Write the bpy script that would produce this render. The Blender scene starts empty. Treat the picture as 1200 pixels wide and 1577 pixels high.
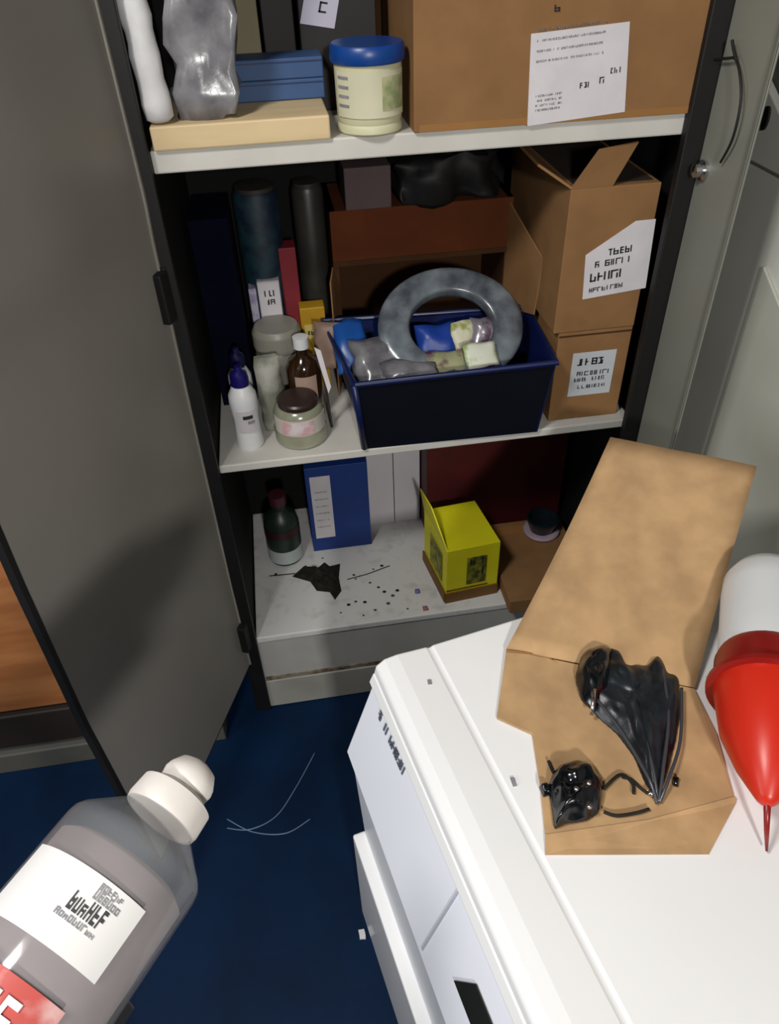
import bpy, bmesh, math, random
from mathutils import Vector, Matrix, noise
random.seed(7)
C = bpy.context.scene.collection
PI = math.pi
# ------------------------------------------------------------------ camera
F_PX = 1150.0
YAW, PITCH, ROLL = 0.13285, 0.70258, -0.03774
CAM = Vector((0.1895, -1.3065, 1.7803))
cy, sy, cp, sp = math.cos(YAW), math.sin(YAW), math.cos(PITCH), math.sin(PITCH)
FW = Vector((sy*cp, cy*cp, -sp)); RT = Vector((cy, -sy, 0)); UP = RT.cross(FW)
RT2 = RT*math.cos(ROLL) + UP*math.sin(ROLL); UP2 = UP*math.cos(ROLL) - RT*math.sin(ROLL)
cd = bpy.data.cameras.new('camera'); cam = bpy.data.objects.new('camera', cd); C.objects.link(cam)
cam.matrix_world = Matrix(((RT2.x, UP2.x, -FW.x, CAM.x), (RT2.y, UP2.y, -FW.y, CAM.y), (RT2.z, UP2.z, -FW.z, CAM.z), (0, 0, 0, 1)))
cd.sensor_fit = 'VERTICAL'; cd.sensor_height = 36; cd.lens = F_PX/1577*36; cd.clip_start = 0.02
bpy.context.scene.camera = cam
# ------------------------------------------------------------------ world, lights, exposure
w = bpy.data.worlds.new('world'); bpy.context.scene.world = w; w.use_nodes = True
w.node_tree.nodes['Background'].inputs[0].default_value = (0.85, 0.93, 1.0, 1)
w.node_tree.nodes['Background'].inputs[1].default_value = 0.02
def area(name, loc, target, size, size_y, power, col):
    l = bpy.data.lights.new(name, 'AREA'); l.shape = 'RECTANGLE'; l.size = size; l.size_y = size_y; l.energy = power; l.color = col
    o = bpy.data.objects.new(name, l); C.objects.link(o); o.location = loc
    o.rotation_euler = (Vector(target)-Vector(loc)).to_track_quat('-Z', 'Y').to_euler(); return o
area('ceiling_light', (-0.5, -1.15, 2.7), (0.35, -0.35, 0.6), 0.3, 0.3, 25, (1, 0.97, 0.93))
area('ceiling_light', (0.30, -2.55, 2.1), (0.1, -0.2, 0.7), 0.12, 0.12, 28, (1, 0.97, 0.93))
area('left_fill_light', (-1.7, -1.35, 1.75), (0.4, -0.8, 0.75), 0.7, 0.9, 16, (0.9, 0.95, 1.0))  # added soft fill from the left, no known window there
vs = bpy.context.scene.view_settings
vs.view_transform = 'Standard'; vs.look = 'None'; vs.gamma = 1; vs.use_curve_mapping = False; vs.exposure = 0.0

# ------------------------------------------------------------------ pixel-to-point measuring of the photograph
def ray(u, v): return FW + RT2*((u-600)/F_PX) - UP2*((v-788.5)/F_PX)
def AX(u, v, x): d = ray(u, v); return CAM + d*((x-CAM.x)/d.x)
def AY(u, v, y): d = ray(u, v); return CAM + d*((y-CAM.y)/d.y)
def AZ(u, v, z): d = ray(u, v); return CAM + d*((z-CAM.z)/d.z)

# ------------------------------------------------------------------ materials
def srgb(h):
    if isinstance(h, str): h = tuple(int(h[i:i+2], 16) for i in (0, 2, 4))
    return tuple((c/255/12.92 if c/255 <= .04045 else ((c/255+.055)/1.055)**2.4) for c in h)
MATS = {}
def mat(name, col, rough=.6, metal=0, spec=.5, var=.08, scale=8, bump=0, stretch=(1, 1, 1), col2=None, thr=None, alpha=1, trans=0, coat=0):
    if name in MATS: return MATS[name]
    m = bpy.data.materials.new(name); m.use_nodes = True; nt = m.node_tree; b = nt.nodes['Principled BSDF']
    c = srgb(col)
    tc = nt.nodes.new('ShaderNodeTexCoord'); mp = nt.nodes.new('ShaderNodeMapping'); mp.inputs['Scale'].default_value = stretch
    nt.links.new(tc.outputs['Object'], mp.inputs[0])
    n = nt.nodes.new('ShaderNodeTexNoise'); n.inputs['Scale'].default_value = scale; n.inputs['Detail'].default_value = 6
    nt.links.new(mp.outputs[0], n.inputs['Vector'])
    r = nt.nodes.new('ShaderNodeValToRGB')
    d = srgb(col2) if col2 else tuple(x*(1-var*2.2) for x in c)
    if thr: r.color_ramp.elements[0].position = thr[0]; r.color_ramp.elements[1].position = thr[1]
    else: r.color_ramp.elements[0].position = .35; r.color_ramp.elements[1].position = .65
    r.color_ramp.elements[0].color = (*d, 1); r.color_ramp.elements[1].color = (*c, 1)
    nt.links.new(n.outputs['Fac'], r.inputs[0]); nt.links.new(r.outputs[0], b.inputs['Base Color'])
    b.inputs['Roughness'].default_value = rough; b.inputs['Metallic'].default_value = metal
    b.inputs['Specular IOR Level'].default_value = spec; b.inputs['Alpha'].default_value = alpha
    b.inputs['Transmission Weight'].default_value = trans; b.inputs['Coat Weight'].default_value = coat
    if bump:
        bp = nt.nodes.new('ShaderNodeBump'); bp.inputs['Strength'].default_value = bump; bp.inputs['Distance'].default_value = .004
        nt.links.new(n.outputs['Fac'], bp.inputs['Height']); nt.links.new(bp.outputs[0], b.inputs['Normal'])
    MATS[name] = m; return m
card = mat('cardboard', '8f6a45', .85, var=.07, scale=14, bump=.15, spec=.2)
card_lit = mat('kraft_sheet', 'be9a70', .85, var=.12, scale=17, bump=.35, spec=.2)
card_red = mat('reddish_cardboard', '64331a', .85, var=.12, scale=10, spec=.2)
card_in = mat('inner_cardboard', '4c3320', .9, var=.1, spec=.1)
tape = mat('parcel_tape', '9c7040', .35, var=.05)
grey_metal = mat('grey_painted_door', '8c8882', .42, var=.05, scale=3, spec=.3, bump=.02)
grey_strip = mat('grey_painted_metal', '7f8076', .45, var=.05, scale=4)
black_gasket = mat('black_rubber', '0b0a0b', .6, var=.1)
dark_inner = mat('shaded_cabinet_panel', '131313', .8, spec=.2, var=.1)  # unlit darkness of the cabinet inside, put into the panel colour
shelf_white = mat('white_shelf_laminate', 'cfcdc6', .5, var=.05, scale=9)
shelf_dirty = mat('soiled_white_laminate', 'dededc', .55, scale=26, col2='cccac8', thr=(.30, .46))
plinth_m = mat('plinth_white', 'b9b9b4', .6, var=.05)
rust = mat('rusty_stain', '8d8374', .8, scale=30, col2='574736', thr=(.4, .6))
floor_m = mat('blue_floor', '03203f', .6, var=.16, scale=5, bump=.05, spec=.15)
wall_m = mat('wall_grey_paint', '66675f', .8, var=.06, scale=3)
panel_m = mat('pale_panel', 'dedfd6', .6, var=.05, scale=4)
panel2_m = mat('inset_panel', 'bdbdb0', .6, var=.06, scale=4)
white_plastic = mat('white_enamel', 'eeeeee', .3, var=.015, scale=3, coat=.3)
panel_blue = mat('cool_white_plastic', 'eff1fa', .35, var=.02, scale=3)
white_paper = mat('white_paper', 'd8d4d8', .8, var=.04, scale=20)
ink = mat('black_ink', '22232a', .7, var=.1, scale=60)
grey_ink = mat('grey_ink', '8b8a90', .7, var=.1, scale=60)
black_gloss = mat('black_gloss', '0b1015', .16, var=.3, scale=20, spec=.9)
black_ribbed = mat('black_ribbed_skin', '1d242b', .38, var=.35, scale=30, spec=.6, bump=.4)
chrome = mat('bright_metal', 'd0d0d4', .2, metal=1, var=.05)
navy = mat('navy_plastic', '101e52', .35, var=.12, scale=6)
navy_shaded = mat('navy_front_shade', '070a18', .45, var=.15, scale=6)  # bin front wall: shade put into a darker copy of the navy
blue_card = mat('blue_carton', '2f4f7c', .6, var=.08)
blue_bright = mat('blue_pack', '1c3f9a', .4, var=.1)
teal = mat('teal_can', '12343f', .6, scale=22, col2='081a30', thr=(.42, .55))
cream_wood = mat('pale_board', 'd9c196', .6, var=.07, scale=5, stretch=(1, 6, 6))
lid_blue = mat('lid_blue', '0d418c', .35, var=.06)
tub_cream = mat('tub_cream', 'cfcdaa', .5, var=.05)
tub_pic = mat('green_print', '8e9a6a', .6, scale=40, col2='b9b790', thr=(.4, .6))
foam = mat('white_foam', 'dcdcde', .8, var=.06, scale=30, bump=.5)
cling = mat('clear_grey_plastic', '8a8a8e', .25, scale=18, col2='5c5b60', thr=(.35, .65), bump=.4, spec=.7)
yellow = mat('yellow_carton', 'ebe41e', .5, var=.05)
yellow2 = mat('ochre_carton', 'c79a1e', .5, var=.12)
brown_band = mat('brown_band', '7a531f', .6, var=.1)
dk_red = mat('dark_red_carton', '561016', .6, var=.15)
red = mat('red_plastic', 'cf2a14', .35, var=.06, scale=5)
dk_redp = mat('dark_red_plastic', '8a1410', .35, var=.06)
red_paper = mat('red_carton', '8c2430', .6, var=.1)
white_body = mat('white_plastic_body', 'dddfe0', .4, var=.03)
purple_cap = mat('indigo_cap', '1c1465', .35, var=.1)
amber = mat('amber_glass', '3a2413', .12, var=.25, spec=.9, scale=8)
pink_lab = mat('pink_print', 'cf9fa6', .7, scale=40, col2='d9cfd2', thr=(.4, .6))
beige_lab = mat('beige_label', 'b59a8a', .7, var=.1)
glass_gr = mat('greenish_jar', '9a9c86', .2, var=.15, spec=.9, scale=12)
grey_can = mat('grey_can', '3c3a36', .4, var=.2, scale=10)
dk_green = mat('dark_green', '24382f', .4, var=.2)
maroon = mat('maroon', '3a1218', .5, var=.2)
soot = mat('sooty_brown', '211c10', .9, var=.4, scale=40, bump=.8)
crumb = mat('grey_crumb', '5a5650', .9, var=.3, scale=50)
wood = mat('orange_wood', 'bb7d4c', .5, scale=3, stretch=(1, 1, 6), col2='93592e', thr=(.3, .7))
kick = mat('grey_kickboard', '4a4a48', .6, var=.1)
clear = mat('clear_bottle', 'a4a7aa', .1, var=.04, alpha=.30, spec=.9)
liquid = mat('pink_contents', 'b3a2a3', .5, var=.12, scale=14)
cap_white = mat('white_cap', 'dcd6d0', .45, var=.05, scale=20)
string_m = mat('clear_thread', '5f7896', .3, var=.05)
dark_stand = mat('black_stand', '08090c', .6, var=.1)

# ------------------------------------------------------------------ mesh helpers
def link(name, bm, m, parent=None, smooth=False, bevel=0, seg=2, kind=None, label=None, cat=None, group=None, auto=False):
    me = bpy.data.meshes.new(name)
    if parent is not None:
        base = parent.matrix_world.translation.copy() if parent.get('_b') is None else Vector(parent['_b'])
    else:
        xs = [v.co for v in bm.verts]
        base = Vector(((min(v.x for v in xs)+max(v.x for v in xs))/2, (min(v.y for v in xs)+max(v.y for v in xs))/2, min(v.z for v in xs)))
    for v in bm.verts: v.co -= base
    bmesh.ops.recalc_face_normals(bm, faces=bm.faces)
    bm.to_mesh(me); bm.free(); me.materials.append(m)
    if smooth:
        for p in me.polygons: p.use_smooth = True
    o = bpy.data.objects.new(name, me); C.objects.link(o)
    if parent is not None:
        o.parent = parent
    else:
        o.location = base
    BASE[o.name] = base
    o['_b'] = tuple(base)
    if bevel:
        b = o.modifiers.new('bevel', 'BEVEL'); b.width = bevel; b.segments = seg; b.limit_method = 'ANGLE'; b.angle_limit = math.radians(40)
    if auto and smooth:
        e = o.modifiers.new('es', 'EDGE_SPLIT'); e.split_angle = math.radians(35)
    if kind: o['kind'] = kind
    if label: o['label'] = label
    if cat: o['category'] = cat
    if group: o['group'] = group
    return o
BASE = {}
def thing(name, loc, label, cat, group=None):
    o = bpy.data.objects.new(name, None); o.empty_display_size = .05; C.objects.link(o); o.location = loc; o['_b'] = tuple(loc)
    o['label'] = label; o['category'] = cat
    if group: o['group'] = group
    return o
def cuboid(bm, x0, x1, y0, y1, z0, z1, M=None):
    vs_ = [bm.verts.new((x, y, z)) for z in (z0, z1) for y in (y0, y1) for x in (x0, x1)]
    for f in ((0, 2, 3, 1), (4, 5, 7, 6), (0, 1, 5, 4), (2, 6, 7, 3), (0, 4, 6, 2), (1, 3, 7, 5)):
        bm.faces.new([vs_[i] for i in f])
    if M is not None:
        for v in vs_: v.co = M @ v.co
    return vs_
def bx(x0, x1, y0, y1, z0, z1, M=None):
    bm = bmesh.new(); cuboid(bm, x0, x1, y0, y1, z0, z1, M); return bm
def slab(pts, off):
    """closed plate: polygon pts extruded by the vector off"""
    bm = bmesh.new(); off = Vector(off)
    a = [bm.verts.new(p) for p in pts]; b = [bm.verts.new(Vector(p)+off) for p in pts]; n = len(a)
    bm.faces.new(a); bm.faces.new(b[::-1])
    for i in range(n): bm.faces.new((a[i], a[(i+1) % n], b[(i+1) % n], b[i]))
    return bm
def lathe(prof, M=None, seg=40, bm=None):
    bm = bm or bmesh.new(); M = M or Matrix(); rings = []
    for r, z in prof:
        if r < 1e-6: rings.append([bm.verts.new(M @ Vector((0, 0, z)))])
        else: rings.append([bm.verts.new(M @ Vector((r*math.cos(2*PI*k/seg), r*math.sin(2*PI*k/seg), z))) for k in range(seg)])
    for A, B in zip(rings, rings[1:]):
        for k in range(seg):
            a0, a1 = A[k % len(A)], A[(k+1) % len(A)]; b0, b1 = B[k % len(B)], B[(k+1) % len(B)]
            if len(A) == 1 and len(B) == 1: continue
            if len(A) == 1: bm.faces.new((a0, b0, b1))
            elif len(B) == 1: bm.faces.new((a0, a1, b0))
            else: bm.faces.new((a0, a1, b1, b0))
    for R_ in (rings[0], rings[-1]):
        if len(R_) > 1: bm.faces.new(R_)
    return bm
def tube(pts, r, seg=8, bm=None, taper=None):
    bm = bm or bmesh.new(); pts = [Vector(p) for p in pts]; rings = []
    ref = Vector((0.13, .21, .97))
    for i, p in enumerate(pts):
        t = (pts[min(i+1, len(pts)-1)]-pts[max(i-1, 0)]).normalized()
        a = t.cross(ref)
        if a.length < .1: a = t.cross(Vector((1, 0, 0)))
        a.normalize(); b = t.cross(a); rr = r if taper is None else taper[i]
        rings.append([bm.verts.new(p+a*rr*math.cos(2*PI*k/seg)+b*rr*math.sin(2*PI*k/seg)) for k in range(seg)])
    for A, B in zip(rings, rings[1:]):
        for k in range(seg): bm.faces.new((A[k], A[(k+1) % seg], B[(k+1) % seg], B[k]))
    bm.faces.new(rings[0]); bm.faces.new(rings[-1]); return bm
def T(x, y, z): return Matrix.Translation((x, y, z))
def axisM(p, q):
    """local z along p->q, origin at p"""
    d = (Vector(q)-Vector(p)).normalized()
    return Matrix.Translation(p) @ d.to_track_quat('Z', 'Y').to_matrix().to_4x4()
def smoothpath(P, n=8):
    out = []; P = [Vector(p) for p in P]
    for i in range(len(P)-1):
        p0, p1, p2, p3 = P[max(i-1, 0)], P[i], P[i+1], P[min(i+2, len(P)-1)]
        for k in range(n):
            t = k/n; out.append(.5*((2*p1)+(p2-p0)*t+(2*p0-5*p1+4*p2-p3)*t*t+(3*p1-p0-3*p2+p3)*t**3))
    out.append(P[-1]); return out
def dashes(rows, org, ux, uy, nrm, th=.0006, gap=.35, seed=0, fill=.9):
    """illegible lines of print as many small bars; rows = (y, height, x0, x1)"""
    rn = random.Random(seed); bm = bmesh.new(); org, ux, uy, nrm = map(Vector, (org, ux, uy, nrm))
    for y, h, x0, x1 in rows:
        x = x0
        while x < x1:
            wd = min(h*rn.uniform(.35, 1.0), x1-x)
            if rn.random() < fill:
                st = h*.2; cells = [(0, st, 0, h)] if rn.random() < .8 else [(wd*.4, wd*.4+st, 0, h)]
                if wd > h*.4:
                    if rn.random() < .6: cells.append((wd-st, wd, 0, h*rn.choice((1, .6))))
                    for yy in (0, .42, .82):
                        if rn.random() < .5: cells.append((0, wd, h*yy, h*(yy+.18)))
                for c0_, c1_, d0_, d1_ in cells:
                    a = org+ux*x+uy*y
                    ps = [a+ux*c0_+uy*d0_, a+ux*c1_+uy*d0_, a+ux*c1_+uy*d1_, a+ux*c0_+uy*d1_]; off = nrm*th
                    q = [bm.verts.new(p) for p in ps]; r_ = [bm.verts.new(p+off) for p in ps]
                    bm.faces.new(q); bm.faces.new(r_[::-1])
                    for i in range(4): bm.faces.new((q[i], q[(i+1) % 4], r_[(i+1) % 4], r_[i]))
            x += wd+h*gap*rn.uniform(.4, 1.4)
    return bm
def crumple(o_bm, amp, freq, seed=0):
    for v in o_bm.verts:
        p = v.co*freq+Vector((seed*3.1, seed*1.7, seed))
        v.co += Vector((noise.noise(p), noise.noise(p+Vector((9, 0, 0))), noise.noise(p+Vector((0, 9, 0)))))*amp
    return o_bm
def grid_box(x0, x1, y0, y1, z0, z1, n=10, M=None):
    bm = bmesh.new(); bmesh.ops.create_cube(bm, size=1)
    bmesh.ops.subdivide_edges(bm, edges=bm.edges[:], cuts=n, use_grid_fill=True)
    for v in bm.verts:
        v.co = Vector((x0+(v.co.x+.5)*(x1-x0), y0+(v.co.y+.5)*(y1-y0), z0+(v.co.z+.5)*(z1-z0)))
        if M is not None: v.co = M @ v.co
    return bm
X, Y, Z = Vector((1, 0, 0)), Vector((0, 1, 0)), Vector((0, 0, 1))

# ================================================================== SETTING
link('floor', bx(-3, 3, -3, .75, -.05, 0), floor_m, kind='structure')
link('wall_back', bx(-3, 3, .62, .75, 0, 2.9), wall_m, kind='structure')
link('wall_right', bx(1.1, 1.2, -3, .62, 0, 2.9), wall_m, kind='structure')

# ================================================================== STORAGE CABINET
W, D, HT = .93, .52, 1.98
Z1, Z2, Z3 = 1.463, .842, .293
cab = thing('storage_cabinet', (W/2, .26, 0), 'open grey metal storage cabinet with three white shelves, doors swung open', 'cabinet')
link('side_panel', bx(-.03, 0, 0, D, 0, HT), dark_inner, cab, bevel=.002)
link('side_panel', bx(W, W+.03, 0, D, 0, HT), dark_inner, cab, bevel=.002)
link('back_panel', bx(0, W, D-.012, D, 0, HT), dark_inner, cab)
link('top_panel', bx(0, W, 0, D, HT-.03, HT), grey_strip, cab)
link('edge_strip', bx(-.035, .004, -.012, .006, .0, HT), black_gasket, cab, bevel=.002, label='black left edge strip')
link('edge_strip', bx(W-.032, W+.008, -.012, .006, .0, HT), black_gasket, cab, bevel=.002, label='black right edge strip')
for zt, th, mm in ((Z1, .035, shelf_white), (Z2, .02, shelf_white), (Z3, .02, shelf_dirty)):
    link('shelf', bx(.004, W-.01, .008 if zt != Z3 else .0, D-.014, zt-th, zt), mm, cab, bevel=.003)
pl = link('plinth', bx(.004, W-.01, .004, .02, .0, Z3-.02), plinth_m, cab)
link('stain', bx(.006, .55, .0, .0045, .1155, .128), rust, pl, label='brown rusty line along the plinth')
link('lower_rail', bx(.004, W-.01, -.004, .01, .004, .115), mat('rail_grey', 'a8a79f', .6, var=.06), cab, bevel=.002)
# hinged left door, open about 112 degrees
dn = Vector((-.374, -.9275, 0)); dt = Vector((.9275, -.374, 0))          # along the door / its inner normal
def DP(s, t, z): return Vector((-.022, -.004, z))+dn*s+dt*t
def dslab(s0, s1, t0, t1, z0, z1):
    return slab([DP(s0, t0, z0), DP(s1, t0, z0), DP(s1, t1, z0), DP(s0, t1, z0)], (0, 0, z1-z0))
DW, DB, DT_ = .535, .21, 1.96
def dprof(q, z): return dprof_(q, z)*min(1, .2+q*1.6)
def dprof_(q, z):   # crease and lower dent invented to shade the sheet, dent rising towards free edge
    zc = .50+.20*q; tz = .030
    if z >= 1.395: return tz-.030*min(1, (z-1.395)/.55)
    if z >= zc:
        k = (z-zc)/(1.395-zc); g = min(1, (1.395-z)/.09); return -.010+(tz+.010)*k-.010*math.sin(g*PI/2)*min(1, k*2)
    return -.010+.012*((zc-z)/(zc-DB))
def dsheet(s0, s1, ta, tb, z0=DB, z1=DT_, ns=10, nz=70):
    bm = bmesh.new(); G = []
    for t in (ta, tb):
        G.append([[bm.verts.new(DP(s0+(s1-s0)*i/ns, dprof((s0+(s1-s0)*i/ns)/DW, z0+(z1-z0)*k/nz)+t, z0+(z1-z0)*k/nz)) for i in range(ns+1)] for k in range(nz+1)])
    for g in G:
        for k in range(nz):
            for i in range(ns): bm.faces.new((g[k][i], g[k][i+1], g[k+1][i+1], g[k+1][i]))
    A, B = G
    for k in range(nz):
        bm.faces.new((A[k][0], A[k+1][0], B[k+1][0], B[k][0])); bm.faces.new((A[k][ns], B[k][ns], B[k+1][ns], A[k+1][ns]))
    for i in range(ns):
        bm.faces.new((A[0][i], B[0][i], B[0][i+1], A[0][i+1])); bm.faces.new((A[nz][i], A[nz][i+1], B[nz][i+1], B[nz][i]))
    return bm
door = link('door', dsheet(0, DW, -.010, 0), grey_metal, cab, smooth=True, auto=True, label='left door swung wide open, grey painted inside')
link('edge_seal', dsheet(DW, DW+.010, -.012, .002, ns=1), black_gasket, door)
link('edge_seal', dsheet(.0, DW, -.011, -.001, DB-.006, DB, nz=1), black_gasket, door)
link('rim', dsheet(.0, .010, 0.0002, .004, ns=1), mat('rim_grey', '9a968c', .4), door)
for hz in (1.235, .33):
    h = link('hinge', dslab(.002, .032, .0, .018, hz-.045, hz+.045), black_gasket, door, bevel=.003)
    a = DP(.002, .010, hz-.05); link('hinge_pin', tube([a, a+Z*.1], .006, 10), black_gasket, h, smooth=True, auto=True)
# narrow right door leaf, seen edge on
RD = W+.002
rdoor = link('door', bx(RD, RD+.005, -.158, -.013, .12, DT_), grey_strip, cab, bevel=.003, label='narrow right door leaf with wire rod and silver lock nut')
link('rim', bx(RD-.003, RD, -.158, -.148, .12, DT_), mat('rim_grey2', '6c6d64', .5), rdoor, bevel=.002)
lk = AX(1085, 262, RD)
lock = link('lock', lathe([(0, 0), (.017, 0), (.017, .006), (.011, .008), (.011, .02), (.006, .022), (0, .022)], axisM(lk, lk-X)), chrome, rdoor, smooth=True, auto=True)
rp = [AX(1100, 92, RD-.012), AX(1120, 90, RD-.012), AX(1134, 92, RD-.012), AX(1141, 125, RD-.014), AX(1140, 165, RD-.014), AX(1128, 215, RD-.012), AX(1110, 250, RD-.008)]
link('latch_rod', tube(smoothpath(rp), .0022, 8), black_gasket, rdoor, smooth=True)
rp = [AX(1134, 92, RD-.012), AX(1130, 75, RD-.012), AX(1128, 62, RD-.012)]
link('latch_hook', tube(smoothpath(rp), .0025, 8), black_gasket, rdoor, smooth=True)

# ================================================================== RIGHT WALL: pale pointed panel
def WP(u, v): return AX(u, v, 1.098)
ap = WP(1180, 100)
pn = thing('wall_panel', (1.09, ap.y-.05, .6), 'tall pale pointed board hung on the wall at the right edge', 'panel')
pz = .02
pts = [ap, Vector((1.098, ap.y, pz)), Vector((1.098, ap.y-.62, pz)), Vector((1.098, ap.y-.62, ap.z-.62*.55))]
link('board', slab(pts, (-.016, 0, 0)), panel_m, pn, bevel=.003)
a2 = AX(1180, 410, 1.081)
pts = [a2, Vector((1.081, a2.y, pz+.03)), Vector((1.081, a2.y-.42, pz+.03)), Vector((1.081, a2.y-.42, a2.z-.42*.55))]
link('inset_board', slab(pts, (-.006, 0, 0)), panel2_m, pn, bevel=.002)
hp = AX(1181, 182, 1.080)
link('hanging_slot', slab([hp+Vector((0, .010*math.cos(k*PI/6), .02*math.sin(k*PI/6))) for k in range(12)], (-.004, 0, 0)), black_gasket, pn)
link('crease', bx(1.0795, 1.0825, ap.y-.3, ap.y-.003, hp.z-.078, hp.z-.074), grey_strip, pn)

# ================================================================== LEFT: wooden cupboard on a grey kickboard
wc = thing('wooden_cupboard', (-.9, .2, 0), 'orange-brown wooden cupboard on a grey kickboard behind the open metal door', 'cupboard')
link('front_panel', bx(-1.5, -.12, -.075, -.055, .235, 1.1), wood, wc, bevel=.006)
link('body', bx(-1.48, -.12, -.054, .5, .09, 1.1), wood, wc)
link('kickboard', bx(-1.5, -.12, -.05, .5, .0, .1), kick, wc)
link('bottom_rail', bx(-1.5, -.12, -.083, -.05, .10, .225), mat('dark_rail', '2a211c', .6), wc, bevel=.004)
link('kick_trim', bx(-1.5, -.12, -.088, -.05, .0, .075), mat('kick_trim_grey', '5d5c56', .6), wc, bevel=.004)

# ================================================================== generic carton / bottle makers
def carton(name, x0, x1, y0, y1, z0, z1, m, label, cat='box', rot=0, group=None, bev=.002):
    c = Vector(((x0+x1)/2, (y0+y1)/2, z0)); t = thing(name, c, label, cat, group)
    M = T(*c) @ Matrix.Rotation(rot, 4, 'Z') @ T(*(-c))
    link('carton_body', bx(x0, x1, y0, y1, z0, z1, M), m, t, bevel=bev)
    return t, M
def front_label(t, M, x0, x1, y, z0, z1, rows=None, m=white_paper, skew=0, seed=1, im=ink, name='label', off=.0012):
    pts = [M @ Vector(p) for p in ((x0, y, z0), (x1, y, z0+skew), (x1, y, z1+skew), (x0, y, z1))]
    n = (M.to_3x3() @ Vector((0, -1, 0)))
    l = link(name, slab(pts, n*off), m, t)
    if rows:
        ux = (pts[1]-pts[0]).normalized(); uy = Z
        link('print', dashes(rows, pts[0]+n*off, ux, uy, n, seed=seed), im, l)
    return l
I4 = Matrix()

# ================================================================== TOP SHELF
t, M = carton('cardboard_box', .428, .905, .0, .42, Z1, 1.86, card, 'large cardboard box with white label on the top shelf')
q0 = AY(812, 194, 0); q1 = AY(962, 172, 0); q2 = AY(970, 33, 0); q3 = AY(818, 52, 0)
l = link('label', slab([q0, q1, q2, q3], (0, -.0012, 0)), white_paper, t)
ux = (q1-q0).normalized(); uy = (q3-q0).normalized()
rows = [(.045, .008, .085, .10), (.048, .009, .112, .135), (.06, .008, .135, .15), (.155, .009, .035, .045)]
link('print', dashes(rows, q0-Y*.0012, ux, uy, -Y, seed=3), ink, l)
link('print', dashes([(.02+i*.007, .003, .012, .055) for i in range(4)]+[(.09+i*.014, .003, .01, .12) for i in range(4)], q0-Y*.0012, ux, uy, -Y, seed=5), grey_ink, l)
link('tape', bx(.437, .9, -.0008, .0, Z1+.001, Z1+.012), tape, t)

t, M = carton('pale_board', .012, .292, .0, .19, Z1, Z1+.036, cream_wood, 'pale cream wooden board lying under the blue cartons', 'board', bev=.003)
for k in range(2):
    t, M = carton('blue_carton', .10, .297, .12, .19, Z1+.037+k*.031, Z1+.0675+k*.031, blue_card,
                  ['lower flat blue carton resting on the pale board', 'upper flat blue carton of the pair on the pale board'][k], group='flat blue cartons on the pale board')
    link('lid_line', bx(.102, .295, .119, .12, Z1+.061+k*.031, Z1+.0625+k*.031), navy, t)
tb = Vector((.362, .045, Z1))
t = thing('plastic_tub', tb, 'cream plastic tub with blue screw lid beside the large box', 'tub')
link('tub_body', lathe([(0, 0), (.048, 0), (.053, .004), (.053, .012), (.051, .016), (.053, .022), (.054, .100), (.05, .105), (0, .105)], T(*tb)), tub_cream, t, smooth=True, auto=True)
link('lid', lathe([(0, .101), (.058, .101), (.06, .105), (.059, .122), (.056, .126), (0, .126)], T(*tb)), lid_blue, t, smooth=True, auto=True)
def wrap_label(name, base, r, z0, z1, a0, a1, m, parent, M=None, n=24):
    bm = bmesh.new(); M = M or T(*base); rows = []
    for z in (z0, z1):
        for rr in (r, r+.0008):
            rows.append([bm.verts.new(M @ Vector((rr*math.cos(a0+(a1-a0)*k/n), rr*math.sin(a0+(a1-a0)*k/n), z))) for k in range(n+1)])
    A, B, C_, D_ = rows   # lower inner, lower outer, upper inner, upper outer
    for k in range(n):
        bm.faces.new((B[k], B[k+1], D_[k+1], D_[k])); bm.faces.new((A[k], C_[k], C_[k+1], A[k+1]))
        bm.faces.new((A[k], A[k+1], B[k+1], B[k])); bm.faces.new((C_[k], D_[k], D_[k+1], C_[k+1]))
    bm.faces.new((A[0], B[0], D_[0], C_[0])); bm.faces.new((A[n], C_[n], D_[n], B[n]))
    return link(name, bm, m, parent, smooth=True, auto=True)
wl = wrap_label('label', tb, .0545, .028, .092, math.radians(200), math.radians(340), mat('tub_label', 'd6d3b6', .6), t)
wrap_label('picture', tb, .0556, .038, .085, math.radians(285), math.radians(335), tub_pic, wl)
for i in range(4): wrap_label('print', tb, .0556, .082-i*.013, .086-i*.013, math.radians(205), math.radians(228), grey_ink, wl, n=4)

# foam roll
a, b = Vector((.030, .02, Z1+.038)), Vector((.012, .05, Z1+.38))
t = thing('foam_roll', (.035, .03, Z1), 'white foam packing roll standing at the left end of the top shelf', 'roll')
bm = lathe([(0, 0), (.012, 0), (.021, .006)]+[(.022+.0015*math.sin(k*1.7), .01+.016*k) for k in range(1, 22)]+[(.02, .36), (0, .36)], axisM(a, b), 28); crumple(bm, .002, 40, 2)
link('roll_body', bm, foam, t, smooth=True)
# clear bag of grey stuff hanging / standing behind the foam
bm = grid_box(.062, .155, .03, .10, Z1+.038, Z1+.36, 9)
for v in bm.verts:
    s = (v.co.z-Z1)/.36; v.co.x = .095+(v.co.x-.103)*(0.75+.75*s)+.03*s
crumple(bm, .02, 18, 4); crumple(bm, .008, 60, 5)
link('plastic_bag', bm, cling, smooth=True, label='crumpled clear grey plastic bag between foam roll and blue cartons', cat='bag')
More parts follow.
